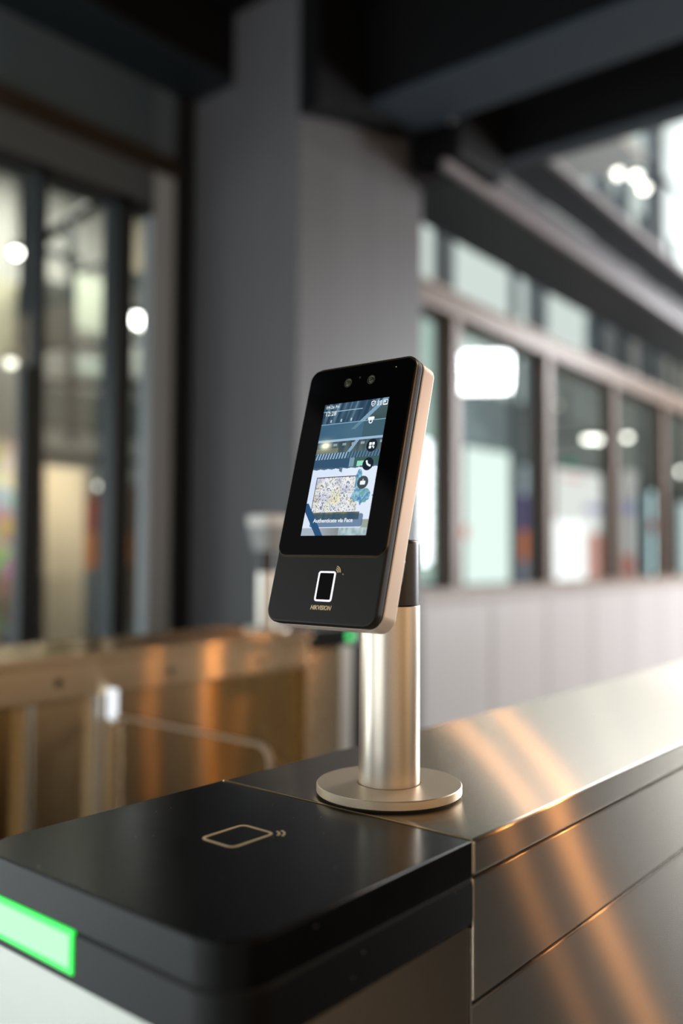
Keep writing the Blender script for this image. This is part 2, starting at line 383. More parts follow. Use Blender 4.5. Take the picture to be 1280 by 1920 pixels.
# steel lattice stairs in the hall
def bar(bm, p, q, w):
    d = q - p; L = d.length; Mx = Matrix.Translation(p) @ d.to_track_quat('Z', 'Y').to_matrix().to_4x4()
    box(bm, -w / 2, w / 2, -w / 2, w / 2, 0, L, M=Mx)
def lattice(name, segs, Y, w, m, label, cat):
    bm = bmesh.new()
    for (x0, y0, x1, y1) in segs: bar(bm, on_y(x0, y0, Y), on_y(x1, y1, Y), w)
    return tag(link(name, bm, m), label, cat)
lattice('sloping_rail', [(72, 452, 215, 362)], 5.0, .07, M_framedk, 'dark sloping steel rail crossing the upper left glazing', 'rail')
lattice('scaffold', [(72, 468, 150, 490), (134, 430, 134, 830), (72, 715, 216, 722), (72, 655, 280, 640), (240, 722, 280, 722), (150, 508, 212, 495)], 5.6, .045, M_framedk, 'dark steel lattice frame standing on the mezzanine edge', 'steel frame')
lattice('steel_post', [(60, 300, 60, 1418)], 4.6, .10, M_framedk, 'dark steel post behind the thin mullion of the left glazing', 'post')
slab('pale_boarding', -40, 512, 38, 690, 6.2, .05, mat('beige_board', (.38, .37, .27), .7), 'beige boarding at the left frame edge, under the round white lamp', 'wall panel')
# colourful mural
mm = bpy.data.materials.new('mural_paint'); mm.use_nodes = True; t = mm.node_tree; b_ = t.nodes['Principled BSDF']
tcn = N(t, 'ShaderNodeTexCoord'); vo = N(t, 'ShaderNodeTexVoronoi'); vo.inputs['Scale'].default_value = 9
hs = N(t, 'ShaderNodeHueSaturation'); hs.inputs['Saturation'].default_value = .9; hs.inputs['Value'].default_value = .30
t.links.new(tcn.outputs['Object'], vo.inputs['Vector']); t.links.new(vo.outputs['Color'], hs.inputs['Color']); t.links.new(hs.outputs[0], b_.inputs['Base Color'])
slab('mural_board', -60, 815, 38, 1195, 5.3, .05, mm, 'multicoloured mural board at the left edge of the photo', 'mural')

# lamps seen through the left glazing: small housing and glowing lens
M_l_white = emat('lamp_white', (1, .97, .90), 16); M_l_warm = emat('lamp_warm', (1, .62, .34), 3.2); M_l_soft = emat('lamp_soft', (1, .93, .80), 4)
M_hous = mat('lamp_housing', (.02, .02, .02), .5)
def lamp(px, py, Y, r, m, label, squash=1.0, cat='lamp', group=None):
    p = on_y(px, py, Y); root = empty('round_lamp', p); out = Y > 5.5 and px > 400; tag(root, label, cat, group)
    bm = bmesh.new(); bmesh.ops.create_uvsphere(bm, u_segments=20, v_segments=10, radius=r)
    for v in bm.verts: v.co.z *= squash
    link('lens', bm, m, root, True)
    bm = bmesh.new(); lathe(bm, [(0, r * squash * 1.5), (r * .8, r * squash * 1.5), (r * 1.02, r * squash * .5), (r * 1.02, r * squash * .35), (0, r * squash * .35)], 20)
    link('housing', bm, M_hous, root, True)
    bm = bmesh.new()
    if out: box(bm, -.01, .01, 0, 6.9 - Y, r * squash * .8, r * squash * .8 + .02)
    else: lathe(bm, [(.003, r * squash), (.003, (5.0 if px < 400 else 5.9) - p.z)], 8)
    link('stem', bm, M_hous, root); return root
lamp(30, 473, 4.4, .028, M_l_white, 'round white lamp nearest the top left of the glazing')
lamp(256, 597, 5.0, .050, M_l_white, 'large bright lamp right of the dark mullion, left one of a touching pair')
lamp(272, 608, 5.2, .048, M_l_white, 'large bright lamp right of the dark mullion, right one of a touching pair')
lamp(235, 543, 5.0, .024, M_l_warm, 'small warm orange lamp above the pair of large bright lamps')
lamp(278, 579, 5.2, .020, M_l_warm, 'tiny warm lamp touching the top right of the bright lamp pair')
lamp(20, 679, 4.8, .030, M_l_soft, 'soft cream lamp at the left frame edge, under the beige boarding')
lamp(45, 892, 4.35, .026, M_l_white, 'small white lamp above the colourful mural')
lamp(44, 976, 4.12, .018, M_l_warm, 'small orange lamp beside the mural, beneath the white one')
lamp(134, 420, 4.8, .018, emat('lamp_dim', (.9, .9, .8), .5), 'faint grey lamp on the sloping rail')
root = lamp(197, 911, 4.9, .062, M_l_soft, 'flat cream ceiling lamp above the red painting', .45)

# ------------------------------------------------------------------ right window band
MW = Matrix.Translation((3.85, 2.65, 0)) @ Matrix.Rotation(math.radians(2.5), 4, 'Z')
struct('wall_right', bx(-.30, 9.5, .0, .14, 0, .93, M=MW), M_panel)
tb = bmesh.new()
for k in range(12): box(tb, .02 + k * .78, .026 + k * .78, -.004, .002, .02, .90, M=MW)
struct('trim_1', tb, mat('panel_joint', (.28, .25, .24), .6))
struct('trim_2', bx(-.30, 9.5, -.045, .20, .93, .962, bev=.004, M=MW), M_sill)
w = empty('window_2', (3.85, 2.65, .962)); w['kind'] = 'structure'
part('header', w, bx(-.30, 9.5, -.02, .16, 2.50, 2.61, bev=.004, M=MW), M_bronze)
part('header_ledge', w, bx(-.30, 9.5, -.035, .18, 2.61, 2.63, M=MW), M_sill)
part('bottom_rail', w, bx(-.30, 9.5, .0, .14, .962, .995, M=MW), M_bronze)
for k in range(8):
    s = .355 + 1.23 * k
    part('mullion', w, (lambda bm: (box(bm, s, s + .085, .0, .085, .99, 2.50, bev=.003, M=MW), box(bm, s - .012, s + .097, .05, .09, .99, 2.50, M=MW), bm)[2])(bmesh.new()), M_bronze)
for k in range(-1, 8):
    s = .355 + 1.23 * k + .085
    part('glass_pane', w, bx(max(s, -.3), s + 1.145, .07, .078, .99, 2.50, M=MW), M_glass)

# outer curtain wall behind it (plane Y = 5.2)
YC = 5.2
w = empty('window_3', (8, YC, 0)); w['kind'] = 'structure'
M_cw = mat('curtain_wall_mullion', (.045, .06, .07), .5)
for px0, px1, py in ((818, 852, 480), (960, 972, 560), (992, 1026, 560), (1130, 1158, 640), (1200, 1216, 660), (1262, 1270, 700)):
    a = on_y(px0, py, YC); c = on_y(px1, py, YC); part('mullion', w, bx(a.x, c.x, YC, YC + .04, 0, 6.5), M_cw)
for px0, px1, py in ((1126, 1146, 300), (1173, 1180, 300), (1224, 1244, 300)):
    a = on_y(px0, py, YC - 1.2); c = on_y(px1, py, YC - 1.2); part('upper_mullion', w, bx(a.x, c.x, YC - 1.2, YC - 1.08, 3.2, 8.5), M_cw)
part('transom', w, bx(5.5, 24, YC, YC + .1, 0, .2), M_cw)
# street side: dark gallery band and things under it (Y = 6.6 .. 8)
m_gal = mat('gallery_fascia', (.06, .08, .095), .6, noise=((2.5, 2.5, 6), .5))
def slabC(*a, **k): return slab(*a, **k)
def slabz(name, px0, px1, pxm, y0, y1, Y, d, m, label, cat):
    a = on_y(px0, 900, Y); c = on_y(px1, 900, Y); z1 = on_y(pxm, y0, Y).z; z0 = max(0, on_y(pxm, y1, Y).z)
    return tag(link(name, bx(a.x, c.x, Y, Y + d, z0, z1, bev=.003), m), label, cat)
m_gal = mat('gallery_fascia', (.30, .38, .42), .6, noise=((1.8, 1.8, 5), .6))
slabz('gallery', 792, 1030, 905, 735, 1300, 6.9, .5, m_gal, 'grey gallery storey outside the first full window bay', 'gallery')
slabz('gallery', 1030, 1145, 1085, 690, 1300, 6.9, .5, m_gal, 'taller grey gallery storey outside the second window bay', 'gallery')
slabz('building', 1145, 1420, 1200, 615, 1300, 6.9, .5, mat('tower_paint', (.30, .40, .45), .6, noise=((2, 2, 3), .6)), 'blue grey building outside the third window bay, reaching above the bronze header', 'building')
slabz('shop_facade', 700, 1420, 905, 848, 1300, 6.62, .25, mat('shop_dark', (.05, .06, .07), .6, noise=((2, 2, 2), .6)), 'dark low shop facade behind the lit sign boards', 'shop')
def light_board(name, q, Y, col, s, label, cat='sign', marks=()):
    a = on_y(q[0], q[1], Y); c = on_y(q[2], q[3], Y); root = empty(name, ((a.x + c.x) / 2, Y, c.z)); tag(root, label, cat)
    part('lit_front', root, bx(a.x, c.x, Y, Y + .02, c.z, a.z), emat(name + '_light', col, s))
    part('casing', root, bx(a.x - .01, c.x + .01, Y + .02, Y + .10, 0 if q[1] > 500 and name != 'exit_light' else c.z - .02, a.z + .02), M_hous)
    for nm, mq, mc, ms in marks:
        a = on_y(mq[0], mq[1], Y - .01); c = on_y(mq[2], mq[3], Y - .01)
        part(nm, root, bx(a.x, c.x, Y - .012, Y - .002, c.z, a.z), emat(nm + '_light', mc, ms))
light_board('light_box', (780, 560, 818, 1092), 6.2, (.62, .80, .72), .85, 'tall pale green lit panel beside the grey pillar', 'lit panel')
light_board('light_box', (872, 836, 956, 1092), 6.5, (.88, 1, .94), 1.15, 'wide white lit panel in the first full window bay', 'lit panel', (('red_mark', (868, 985, 876, 1010), (1, .2, .15), .8),))
light_board('advert_board', (978, 905, 1002, 1092), 6.5, (.22, .16, .38), .7, 'narrow purple and orange advert at the right of the first full window bay', 'sign',
            (('orange_mark', (978, 995, 1002, 1050), (1, .30, .12), .8), ('white_mark', (980, 870, 1000, 930), (.7, .8, .85), .8), ('blue_mark', (978, 1050, 1002, 1090), (.5, .5, .6), .6)))
light_board('shop_sign', (1042, 876, 1128, 1092), 6.5, (.95, .93, .90), 1.0, 'white lit shop sign board with a red line of lettering, second window bay', 'sign',
            (('red_lettering', (1054, 892, 1094, 902), (.9, .12, .12), .9), ('white_glow', (1040, 975, 1096, 1085), (1, 1, 1), 1.6), ('pink_mark', (1100, 1000, 1128, 1085), (.85, .45, .38), .8), ('violet_mark', (1096, 945, 1128, 962), (.55, .55, .8), .8)))
light_board('advert_board', (1168, 880, 1194, 1092), 6.5, (.72, .68, .66), .8, 'pale advert strip at the left of the third window bay', 'sign', (('violet_mark', (1168, 940, 1194, 965), (.5, .5, .75), .7), ('red_mark', (1168, 1040, 1194, 1085), (.75, .35, .30), .7)))
light_board('advert_board', (1198, 918, 1236, 1085), 6.36, (.70, .95, 1), 1.6, 'brilliant cyan white advert with a red mark, third window bay', 'sign', (('red_mark', (1222, 975, 1236, 998), (.9, .1, .12), .9),))
light_board('advert_board', (1264, 940, 1330, 1085), 6.5, (.8, .9, .9), .9, 'pale lit board at the right frame edge', 'sign')
light_board('exit_light', (1062, 864, 1080, 871), 6.51, (.05, .8, .5), .8, 'small green light above the white shop sign', 'light')
M_lr = emat('street_lamp_light', (1, .97, .86), 7)
for px, py, sq, r, lb in ((1103, 822, .7, .085, 'left end of the wide oval lamp in the second window bay'), (1121, 823, .7, .08, 'right end of the wide oval lamp in the second window bay'),
                      (1176, 819, .95, .06, 'left lamp of the pair in the third window bay'), (1207, 820, .8, .062, 'larger right lamp of the pair in the third window bay'),
                      (1272, 883, .9, .08, 'lamp low at the right frame edge'), (1046, 760, 1, .02, 'faint round lamp beside the second mullion, above the wide oval lamp')):
    lamp(px, py, 6.2 if px != 1221 and px != 1121 else 5.98, r, M_lr if r > .03 else M_l_soft, lb, sq)
for px, py, sq, r, lb in ((1158, 320, 2.4, .035, 'tall oval reflection in the upper right windows, left of the wide glare'), (1192, 330, 1, .05, 'bright reflection forming the left half of the wide glare in the upper right windows'), (1207, 352, 1, .05, 'bright reflection forming the right half of the wide glare in the upper right windows'), (1118, 303, 1, .02, 'small pale reflection near the top of the upper right windows')):
    lamp(px, py, 3.96, r * 1.1, M_lr if r > .03 else M_l_soft, lb, sq)  # glowing balls stand in for light reflections in the upper glass

a = on_y(1090, 250, 3.96); c = on_y(1290, 250, 3.96)
tag(link('support_bar', bx(a.x, c.x, 3.94, 4.0, 5.9, 5.93), M_framedk), 'thin dark added bar carrying the reflections of the upper right windows', 'support bar')  # bar added to hold the reflection stand-ins

# ------------------------------------------------------------------ near turnstile pedestal
X0, XS, XE, Y0, Y1 = .303, .5215, 4.2, .3155, .556
ped = empty('turnstile_pedestal', (1.2, .4357, 0)); tag(ped, 'brushed steel turnstile pedestal in the foreground with a black rounded end lid and green light', 'turnstile', 'turnstile pedestals')
def pp(name, bm, m, smooth=False, parent=None):
    if parent:
        for v in bm.verts: v.co -= ped.location
        return link(name, bm, m, parent, smooth)
    return part(name, ped, bm, m, smooth)
pp('top_plate', bx(XS, XE, Y0, Y1, .9755, 1.0, bev=.0030, seg=3), M_steel, True)
pp('upper_side_panel', bx(XS + .0012, XE, Y0 + .0006, Y1 - .0006, .8945, .9742, bev=.0016), M_steel, True)
pp('lower_side_panel', bx(XS - .003, XE, Y0 + .0004, Y1 - .0004, .10, .8928, bev=.0022), M_steel, True)
pp('core', bx(X0 + .02, XE - .01, Y0 + .004, Y1 - .004, .02, .994), M_gap)
pp('plinth', bx(X0 + .03, XE - .02, Y0 + .02, Y1 - .02, 0, .10), M_gap)
pp('seam_strip', bx(XS - .004, XS - .0025, Y0 - .0004, Y0 + .004, .10, .944), M_steeledge)
tb = bmesh.new(); box(tb, XS - .0006, XS + .0006, Y0 + .001, Y1 - .001, .97, 1.0004); pp('seam_trim', tb, M_brass)
outl = rr(X0, XS - .0012, Y0, Y1, .03, 10, rs=(.03, 0, 0, .03))
tb = bmesh.new(); prism(tb, outl, .9752, 1.0, 'z', bev=.0016, seg=3); lid = pp('lid', tb, M_black, True)
oin = rr(X0 + .001, XS - .0012, Y0 + .001, Y1 - .001, .029, 10, rs=(.029, 0, 0, .029))
tb = bmesh.new(); prism(tb, oin, .9738, .9753, 'z'); pp('lid_groove', tb, M_gap)
tb = bmesh.new(); prism(tb, outl, .9462, .9740, 'z', bev=.0008); pp('lid_skirt', tb, M_blacksat, True)
oo = rr(X0 + .0015, XS - .005, Y0 + .0012, Y1 - .0012, .029, 10, rs=(.029, 0, 0, .029))
tb = bmesh.new(); prism(tb, oo, .10, .9455, 'z'); pp('end_panel', tb, mat('pale_steel_end', (.56, .58, .53), .4, .7), True)
# side sheet below lid: same steel, its shade put into a darker colour
pp('side_sheet', bx(X0 + .035, XS - .005, Y0 + .0004, Y0 + .0014, .10, .9455), brushed('shaded_brushed_steel', (.36, .31, .25), .18, .86))
M_green = mat('green_led', (.02, .5, .1), .3, emit=(.02, .85, .07), estr=1.1)
M_green_core = emat('green_led_core', (.46, 1, .54), 1.3)
sl = pp('status_light', bx(X0 - .0012, X0 + .003, .4425, .70 - .155, .9515, .9765, bev=.0006), M_green)
pp('status_light_core', bx(X0 - .0016, X0 + .002, .4462, .541, .9550, .9728, bev=.0005), M_green_core, parent=sl)
# card symbol on the lid (diamond-ish rounded square with two waves)
cs = bmesh.new(); MC = Matrix.Translation((.4268, .4398, 1.0002)) @ Matrix.Rotation(0, 4, 'Z')
ringp(cs, [(p[0], p[1]) for p in rr(-.0205, .0205, -.0160, .0160, .006, 6)], [(p[0], p[1]) for p in rr(-.0183, .0183, -.0138, .0138, .0040, 6)], -.0001, .00015, 'z')
def arc(bm, cx, cy, r0, r1, a0, a1, z0, z1, n=10, plane='z'):
    ps = [(cx + r0 * math.cos(math.radians(a0 + (a1 - a0) * i / n)), cy + r0 * math.sin(math.radians(a0 + (a1 - a0) * i / n))) for i in range(n + 1)]
    qs = [(cx + r1 * math.cos(math.radians(a0 + (a1 - a0) * i / n)), cy + r1 * math.sin(math.radians(a0 + (a1 - a0) * i / n))) for i in range(n + 1)]
    prism(bm, ps + qs[::-1], z0, z1, plane)
arc(cs, .0172, -.0127, .0058, .0074, -85, -5, -.0001, .00015); arc(cs, .0172, -.0127, .0092, .0108, -80, -10, -.0001, .00015)
for v in cs.verts: v.co = MC @ v.co
pp('card_symbol', cs, M_print, parent=lid)

# ------------------------------------------------------------------ terminal stand
st = empty('terminal_stand', (.5784, .4265, 1.0)); tag(st, 'champagne metal post on a round base disc standing on the foreground turnstile', 'stand')
def lp(name, prof, m, n=96, sm=30):
    bm = bmesh.new(); lathe(bm, prof, n); o = link(name, bm, m, st, True, sm); return o
lp('gasket', [(0, 0), (.0545, 0), (.0545, .0022), (0, .0022)], M_gap)
lp('base_disc', [(0, .0022), (.0568, .0022), (.0573, .0027), (.0573, .0083), (.0566, .009), (.0252, .009), (.0252, .0078), (0, .0078)], M_alubase)
lp('post', [(.0240, .0078), (.0242, .0082), (.0242, .1478), (.0239, .1482), (0, .1482)], M_alu)
lp('post_head', [(.0238, .1486), (.0240, .1490), (.0240, .196), (.0236, .1978), (.0224, .1992), (.020, .20), (0, .20)], M_capblk)

# ------------------------------------------------------------------ face terminal
TILT = math.radians(15.04)
ft = empty('face_terminal', (.4899, .4265, 1.1378))
ax, ay, az = Vector((0, -1, 0)), Vector((math.cos(TILT), 0, -math.sin(TILT))), Vector((math.sin(TILT), 0, math.cos(TILT)))
ft.rotation_euler = Matrix(((ax.x, ay.x, az.x), (ax.y, ay.y, az.y), (ax.z, ay.z, az.z))).to_euler()
tag(ft, 'black and gold face terminal with a lit screen, mounted on the foreground metal post', 'access terminal')
HW, HH = .05205, .2061
def tp(name, bm, m, parent=None, smooth=True, a=30): return link(name, bm, m, parent or ft, smooth, a)
bm = bmesh.new(); prism(bm, rr(-HW, HW, 0, HH, .011, 10), 0, .0080, 'y', bev=.0018, seg=3); front = tp('front_plate', bm, M_front)
bm = bmesh.new(); prism(bm, rr(-HW + .0003, HW - .0003, .0003, HH - .0003, .0108, 10), .0078, .0087, 'y'); tp('seam', bm, M_gap)
bm = bmesh.new(); prism(bm, rr(-HW, HW, 0, HH, .011, 10), .0085, .0239, 'y', bev=.0014, seg=3); tp('shell', bm, M_gold)
bm = bmesh.new(); prism(bm, rr(-.0497, .0497, .036, .0565, .003, 6), .0237, .0275, 'y', bev=.0006); brk = tp('mounting_bracket', bm, M_capblk)
bm = bmesh.new(); box(bm, -.012, .012, .027, .0492, .030, .056, bev=.002); tp('hinge_block', bm, M_capblk, brk)
# glass front
ob = rr(-.0519, .0519, .0500, .2045, .0090, 10)
bm = bmesh.new(); prism(bm, ob, -.0004, .002, 'y', bev=.0002); tp('glass_rim', bm, M_rim)
bm = bmesh.new(); prism(bm, rr(-.0509, .0509, .0510, .2035, .0082, 10), -.0013, .002, 'y', bev=.0004); glass = tp('front_glass', bm, M_glassblk)
# camera lenses
for cx in (-.0107, .0119):
    bm = bmesh.new(); MT = Matrix.Translation((cx, -.00135, .1896)) @ Matrix.Rotation(math.radians(90), 4, 'X')
    lathe(bm, [(.0034, 0), (.0038, .0003), (.0030, .0004), (.0024, .0001), (.0022, 0)], 32, M=MT); ln = tp('camera_lens', bm, M_lensring, glass)
    bm = bmesh.new(); lathe(bm, [(.0024, .00005), (.0016, .0004), (.0008, .00055), (0, .0006)], 24, M=MT); tp('lens_glass', bm, M_lens, ln)
bm = bmesh.new(); lathe(bm, [(0, .0002), (.0009, .0002), (.0009, 0)], 12, M=Matrix.Translation((.0003, -.00135, .1928)) @ Matrix.Rotation(math.radians(90), 4, 'X')); tp('sensor_dot', bm, M_lensring, glass)
bm = bmesh.new(); lathe(bm, [(0, .0002), (.0004, .0002), (.0004, 0)], 12, M=Matrix.Translation((.0338, -.00135, .1972)) @ Matrix.Rotation(math.radians(90), 4, 'X')); tp('microphone_dot', bm, M_print, glass)

# screen picture: colours per small cell
SX0, SX1, SZ0, SZ1 = -.0303, .0322, .0662, .1730
random.seed(4)
def hsh(i, j, k=0):
    v = math.sin(i * 127.1 + j * 311.7 + k * 74.7) * 43758.5453; return v - math.floor(v)
def vn(x, y, k=0):
    i, j = math.floor(x), math.floor(y); fx, fy = x - i, y - j
    fx = fx * fx * (3 - 2 * fx); fy = fy * fy * (3 - 2 * fy)
    return (hsh(i, j, k) * (1 - fx) + hsh(i + 1, j, k) * fx) * (1 - fy) + (hsh(i, j + 1, k) * (1 - fx) + hsh(i + 1, j + 1, k) * fx) * fy
def mixc(a, b, t): t = max(0, min(1, t)); return tuple(a[i] + (b[i] - a[i]) * t for i in range(3))
def pic(u, v):
    A = 1.72
    if v < .155:                                   # corrugated ceiling
        s = vn((u * 34 + v * 14), v * 3, 1); c = mixc((38, 62, 82), (120, 150, 170), s * s * 1.1)
        if abs(v - (.058 + .004 * math.sin(u * 3))) < .0025 and u < .62: c = (150, 185, 200)
        if .126 < v < .146 and (u * 6.2 + .15) % 1 < .13 and u < .60: c = mixc(c, (215, 230, 235), .8)
        d = (u - (.86 - (v - .03) * 2.0))
        if 0 < d < .085: c = (125, 158, 180)
        elif d >= .085: c = mixc((58, 76, 78), (70, 92, 98), vn(u * 8, v * 20))
    elif v < .163: c = (128, 168, 188)
    elif v < .282:
        c = mixc((58, 94, 120), (74, 108, 128), vn(u * 4, v * 9))
        if u > .68: c = mixc(c, (62, 88, 98), .7)
        c = mixc(c, (120, 140, 130), math.exp(-((u - .1) ** 2) / .02 - ((v - .30) ** 2) / .0012) * .8)
        d = (u - (.86 - (v - .03) * 2.0))
        if 0 < d < .07 and v < .215: c = (98, 130, 148)
    elif v < .300 + .0: c = (150, 182, 205)
    elif v < .385:
        s = vn(u * 40, v * 6, 3); c = mixc((50, 66, 74), (92, 108, 110), s * .7 + (v - .30) * 4)
        if .315 < v < .335 and (u * 7 + .2) % 1 < .4 and u > .2: c = mixc(c, (190, 205, 210), .6)
        if v > .35 and u < .35: c = mixc(c, (150, 150, 110), .5)
        d = u - (.60 - (v - .30) * 1.3)
        if 0 < d < .055: c = (135, 165, 190)
    elif v < .432:
        s = 1 if (u * 22 + v * 10) % 1 > .5 else 0; c = mixc((52, 80, 100), (165, 192, 215), s * (.85 if u < .5 else .35))
    elif v < .492 + .008 * math.sin(u * 3):
        c = (52, 82, 108) if u < .62 else (60, 92, 88)
        if .56 < u < .63: c = (120, 150, 165)
        if .68 < u < .78 and v > .46: c = (150, 215, 190)
    else:
        c = mixc((206, 218, 240), (222, 232, 246), vn(u * 3, v * 3))
        ed = .505 + .006 * abs(math.sin(u * 26))
        if v < ed: c = (70, 96, 118)
        if .42 < u < .47 and v < .54 - (.47 - u) * .3: c = (96, 118, 140)
        if .09 < u < .78 and .568 < v < .845:
            s = vn(u * 62, v * 104, 5); q = vn(u * 20, v * 34, 6); h = vn(u * 9, v * 15, 7); g = vn(u * 12, v * 16, 8)
            c = mixc((214, 216, 222), (236, 238, 238), q)
            c = mixc(c, (170, 172, 205), (h - .6) * 1.8); c = mixc(c, (226, 218, 150), (g - .62) * 1.8)
            if s > .76: c = mixc(c, (90, 98, 124), .7)
            elif s < .22: c = mixc(c, (120, 128, 120), .55)
            if vn(u * 24, v * 40, 9) > .92: c = (216, 150, 90)
            if v < .575 or u < .098: c = (56, 66, 80)
        tr = math.exp(-((u - .83) / .16) ** 2 - ((v - .715) / .062) ** 2) + math.exp(-((u - .75) / .05) ** 2 - ((v - .59) / .08) ** 2)
        if tr > .42 + .35 * (vn(u * 30, v * 50, 11) - .5):
            c = mixc((70, 120, 160), (160, 205, 215), vn(u * 52, v * 90, 12))
            if vn(u * 18, v * 30, 13) > .62: c = (110, 165, 150)
            if v > .78: c = mixc(c, (50, 70, 120), .6)
        if .83 < v < .885 and u > .1 and u < .85:
            c = mixc((90, 106, 96), (150, 140, 80), vn(u * 10, v * 30, 14)); c = mixc(c, (60, 76, 96), vn(u * 26, v * 8, 15) * .7)
        if v > .945: c = mixc((165, 176, 190), (110, 112, 104), (u - .2) * 1.7) if u < .58 else mixc((140, 160, 168), (185, 205, 205), vn(u * 30, v * 40, 16))
        elif v > .885 and u > .9: c = (150, 160, 150)
    if .845 < v < .938 and .11 < u < .91:          # caption bar
        rr_ = .02; dx = max(.11 + rr_ - u, u - .91 + rr_, 0); dy = max(.845 + rr_ - v, v - .938 + rr_, 0)
        if dx * dx + dy * dy < rr_ * rr_: c = mixc(c, (42, 72, 108), .62)
    d = u - (.02 + (v - .775) * 1.30)
    if v > .775 - .06 and -.085 < d < .03 and v > .76: c = (44, 82, 120)
    gl = math.exp(-((u - .13) / .085) ** 2 - ((v - .325) / .030) ** 2); c = mixc(c, (255, 255, 225), gl * 1.25)
    return c
NU, NV = 190, 326
me = bpy.data.meshes.new('screen'); vs = []; fs = []
for j in range(NV + 1):
    for i in range(NU + 1): vs.append((SX0 + (SX1 - SX0) * i / NU, -.00137, SZ1 - (SZ1 - SZ0) * j / NV))
for j in range(NV):
    for i in range(NU): a = j * (NU + 1) + i; fs.append((a, a + NU + 1, a + NU + 2, a + 1))
me.from_pydata(vs, [], fs); ca = me.color_attributes.new('picture', 'FLOAT_COLOR', 'CORNER')
def s2l(c): c /= 255.; return c / 12.92 if c <= .04045 else ((c + .055) / 1.055) ** 2.4
buf = []
for j in range(NV):
    for i in range(NU):
        c = pic((i + .5) / NU, (j + .5) / NV); q = [s2l(max(0, x)) for x in c] + [1.0]; buf += q * 4
ca.data.foreach_set('color', buf)
M_scr = bpy.data.materials.new('screen_light'); M_scr.use_nodes = True; t = M_scr.node_tree; t.nodes.clear()
e = N(t, 'ShaderNodeEmission'); e.inputs[1].default_value = 1.08; at = N(t, 'ShaderNodeVertexColor'); at.layer_name = 'picture'
o = N(t, 'ShaderNodeOutputMaterial'); t.links.new(at.outputs[0], e.inputs[0]); t.links.new(e.outputs[0], o.inputs[0])
me.materials.append(M_scr); scr = bpy.data.objects.new('screen', me); COL.objects.link(scr); scr.parent = glass
scr['label'] = 'lit colour screen with a camera view of the hall'
# writing and icons on the screen
M_ui = emat('ui_white', (.90, .96, 1), 1.0); M_uigr = emat('ui_grey_dark', (.06, .08, .09), 1.0); M_uidk = emat('ui_dark', (.012, .02, .03), 1.0); M_uibl = emat('ui_blue_dark', (.035, .09, .16), 1.0)
def sp(u, v): return (SX0 + (SX1 - SX0) * u, SZ1 - (SZ1 - SZ0) * v)
YS = -.00150
def stext(name, s, u, v, size, **k): x, z = sp(u, v); text_mesh(name, s, size, M_ui, scr, (x, YS, z), depth=.00003, **k)
stext('date_text', '09-26 Fri', .03, .036, .0036)
stext('time_text', '12:28', .03, .092, .0051, xs=1.0)
stext('caption_text', 'Authenticate via Face', .16, .905, .0044, bold=.00006, xs=1.0)
def flat(name, fn, m, parent=scr): bm = bmesh.new(); fn(bm); return link(name, bm, m, parent)
def disc(bm, x, z, r, y0, y1, n=28): prism(bm, [(x + r * math.cos(2 * math.pi * i / n), z + r * math.sin(2 * math.pi * i / n)) for i in range(n)], y0, y1, 'y')
for k, (u, v, mt, nm) in enumerate(((.86, .352, M_uidk, 'apps_button'), (.85, .488, M_uidk, 'call_button'), (.82, .622, M_uigr, 'keypad_button'))):
    x, z = sp(u, v); o = flat(nm, lambda bm: disc(bm, x, z, .0051, YS, YS + .00006), mt)
    def ic(bm, k=k, x=x, z=z):
        y0, y1 = YS - .00009, YS - .00002
        if k == 0:
            for dx, dz, s in ((-.0014, .0013, .0011), (.0014, .0013, .0011), (-.0014, -.0014, .0011), (.0009, -.0009, .0005), (.0020, -.0020, .0005), (.0020, -.0009, .0004)):
                prism(bm, rr(x + dx - s, x + dx + s, z + dz - s, z + dz + s, s * .3, 3), y0, y1)
        elif k == 1:
            arc(bm, x + .0022, z + .0022, .0028, .0042, 178, 272, y0, y1, 12, 'y')
            prism(bm, rr(x - .0023, x - .0008, z + .0014, z + .0028, .0003, 3), y0, y1); prism(bm, rr(x + .0014, x + .0028, z - .0023, z - .0008, .0003, 3), y0, y1)
        else:
            prism(bm, rr(x - .0024, x + .0024, z - .0018, z + .0012, .0006, 3), y0, y1); prism(bm, rr(x - .0003, x + .0003, z + .0012, z + .0026, .0001, 2), y0, y1)
    flat('icon', ic, M_ui, o)
def status(bm):
    y0, y1 = YS - .00004, YS
    x, z = sp(.775, .036)      # shield with tick
    sh = [(-.0021, .0018), (0, .0025), (.0021, .0018), (.0019, -.0006), (0, -.0026), (-.0019, -.0006)]
    ringp(bm, [(x + a, z + b) for a, b in sh], [(x + a * .72, z + b * .72) for a, b in sh], y0, y1)
    prism(bm, [(x - .0010, z + .0001), (x - .0003, z - .0009), (x + .0012, z + .0009), (x + .0009, z + .0012), (x - .0003, z - .0003), (x - .0007, z + .0004)], y0, y1)
    x, z = sp(.870, .036)
    for dx, dz in ((-.0013, .0011), (.0011, .0011), (-.0013, -.0011)):
        ringp(bm, [(x + dx + .0009 * math.cos(a * math.pi / 6), z + dz + .0009 * math.sin(a * math.pi / 6)) for a in range(12)], [(x + dx + .0005 * math.cos(a * math.pi / 6), z + dz + .0005 * math.sin(a * math.pi / 6)) for a in range(12)], y0, y1)
    for sgn in (1, -1): prism(bm, [(x + .0003, z - .0011 - .0010 * sgn), (x + .0007, z - .0011 - .0010 * sgn), (x + .0021, z - .0011 + .0010 * sgn), (x + .0017, z - .0011 + .0010 * sgn)], y0, y1)
    x, z = sp(.955, .036)
    ringp(bm, rr(x - .0020, x + .0022, z - .0021, z + .0021, .0003, 3), rr(x - .0015, x + .0017, z - .0011, z + .0016, .0002, 3), y0, y1)
    prism(bm, rr(x - .0012, x + .0004, z - .0001, z + .0011, .0002, 3), y0, y1)
flat('status_icons', status, M_ui)
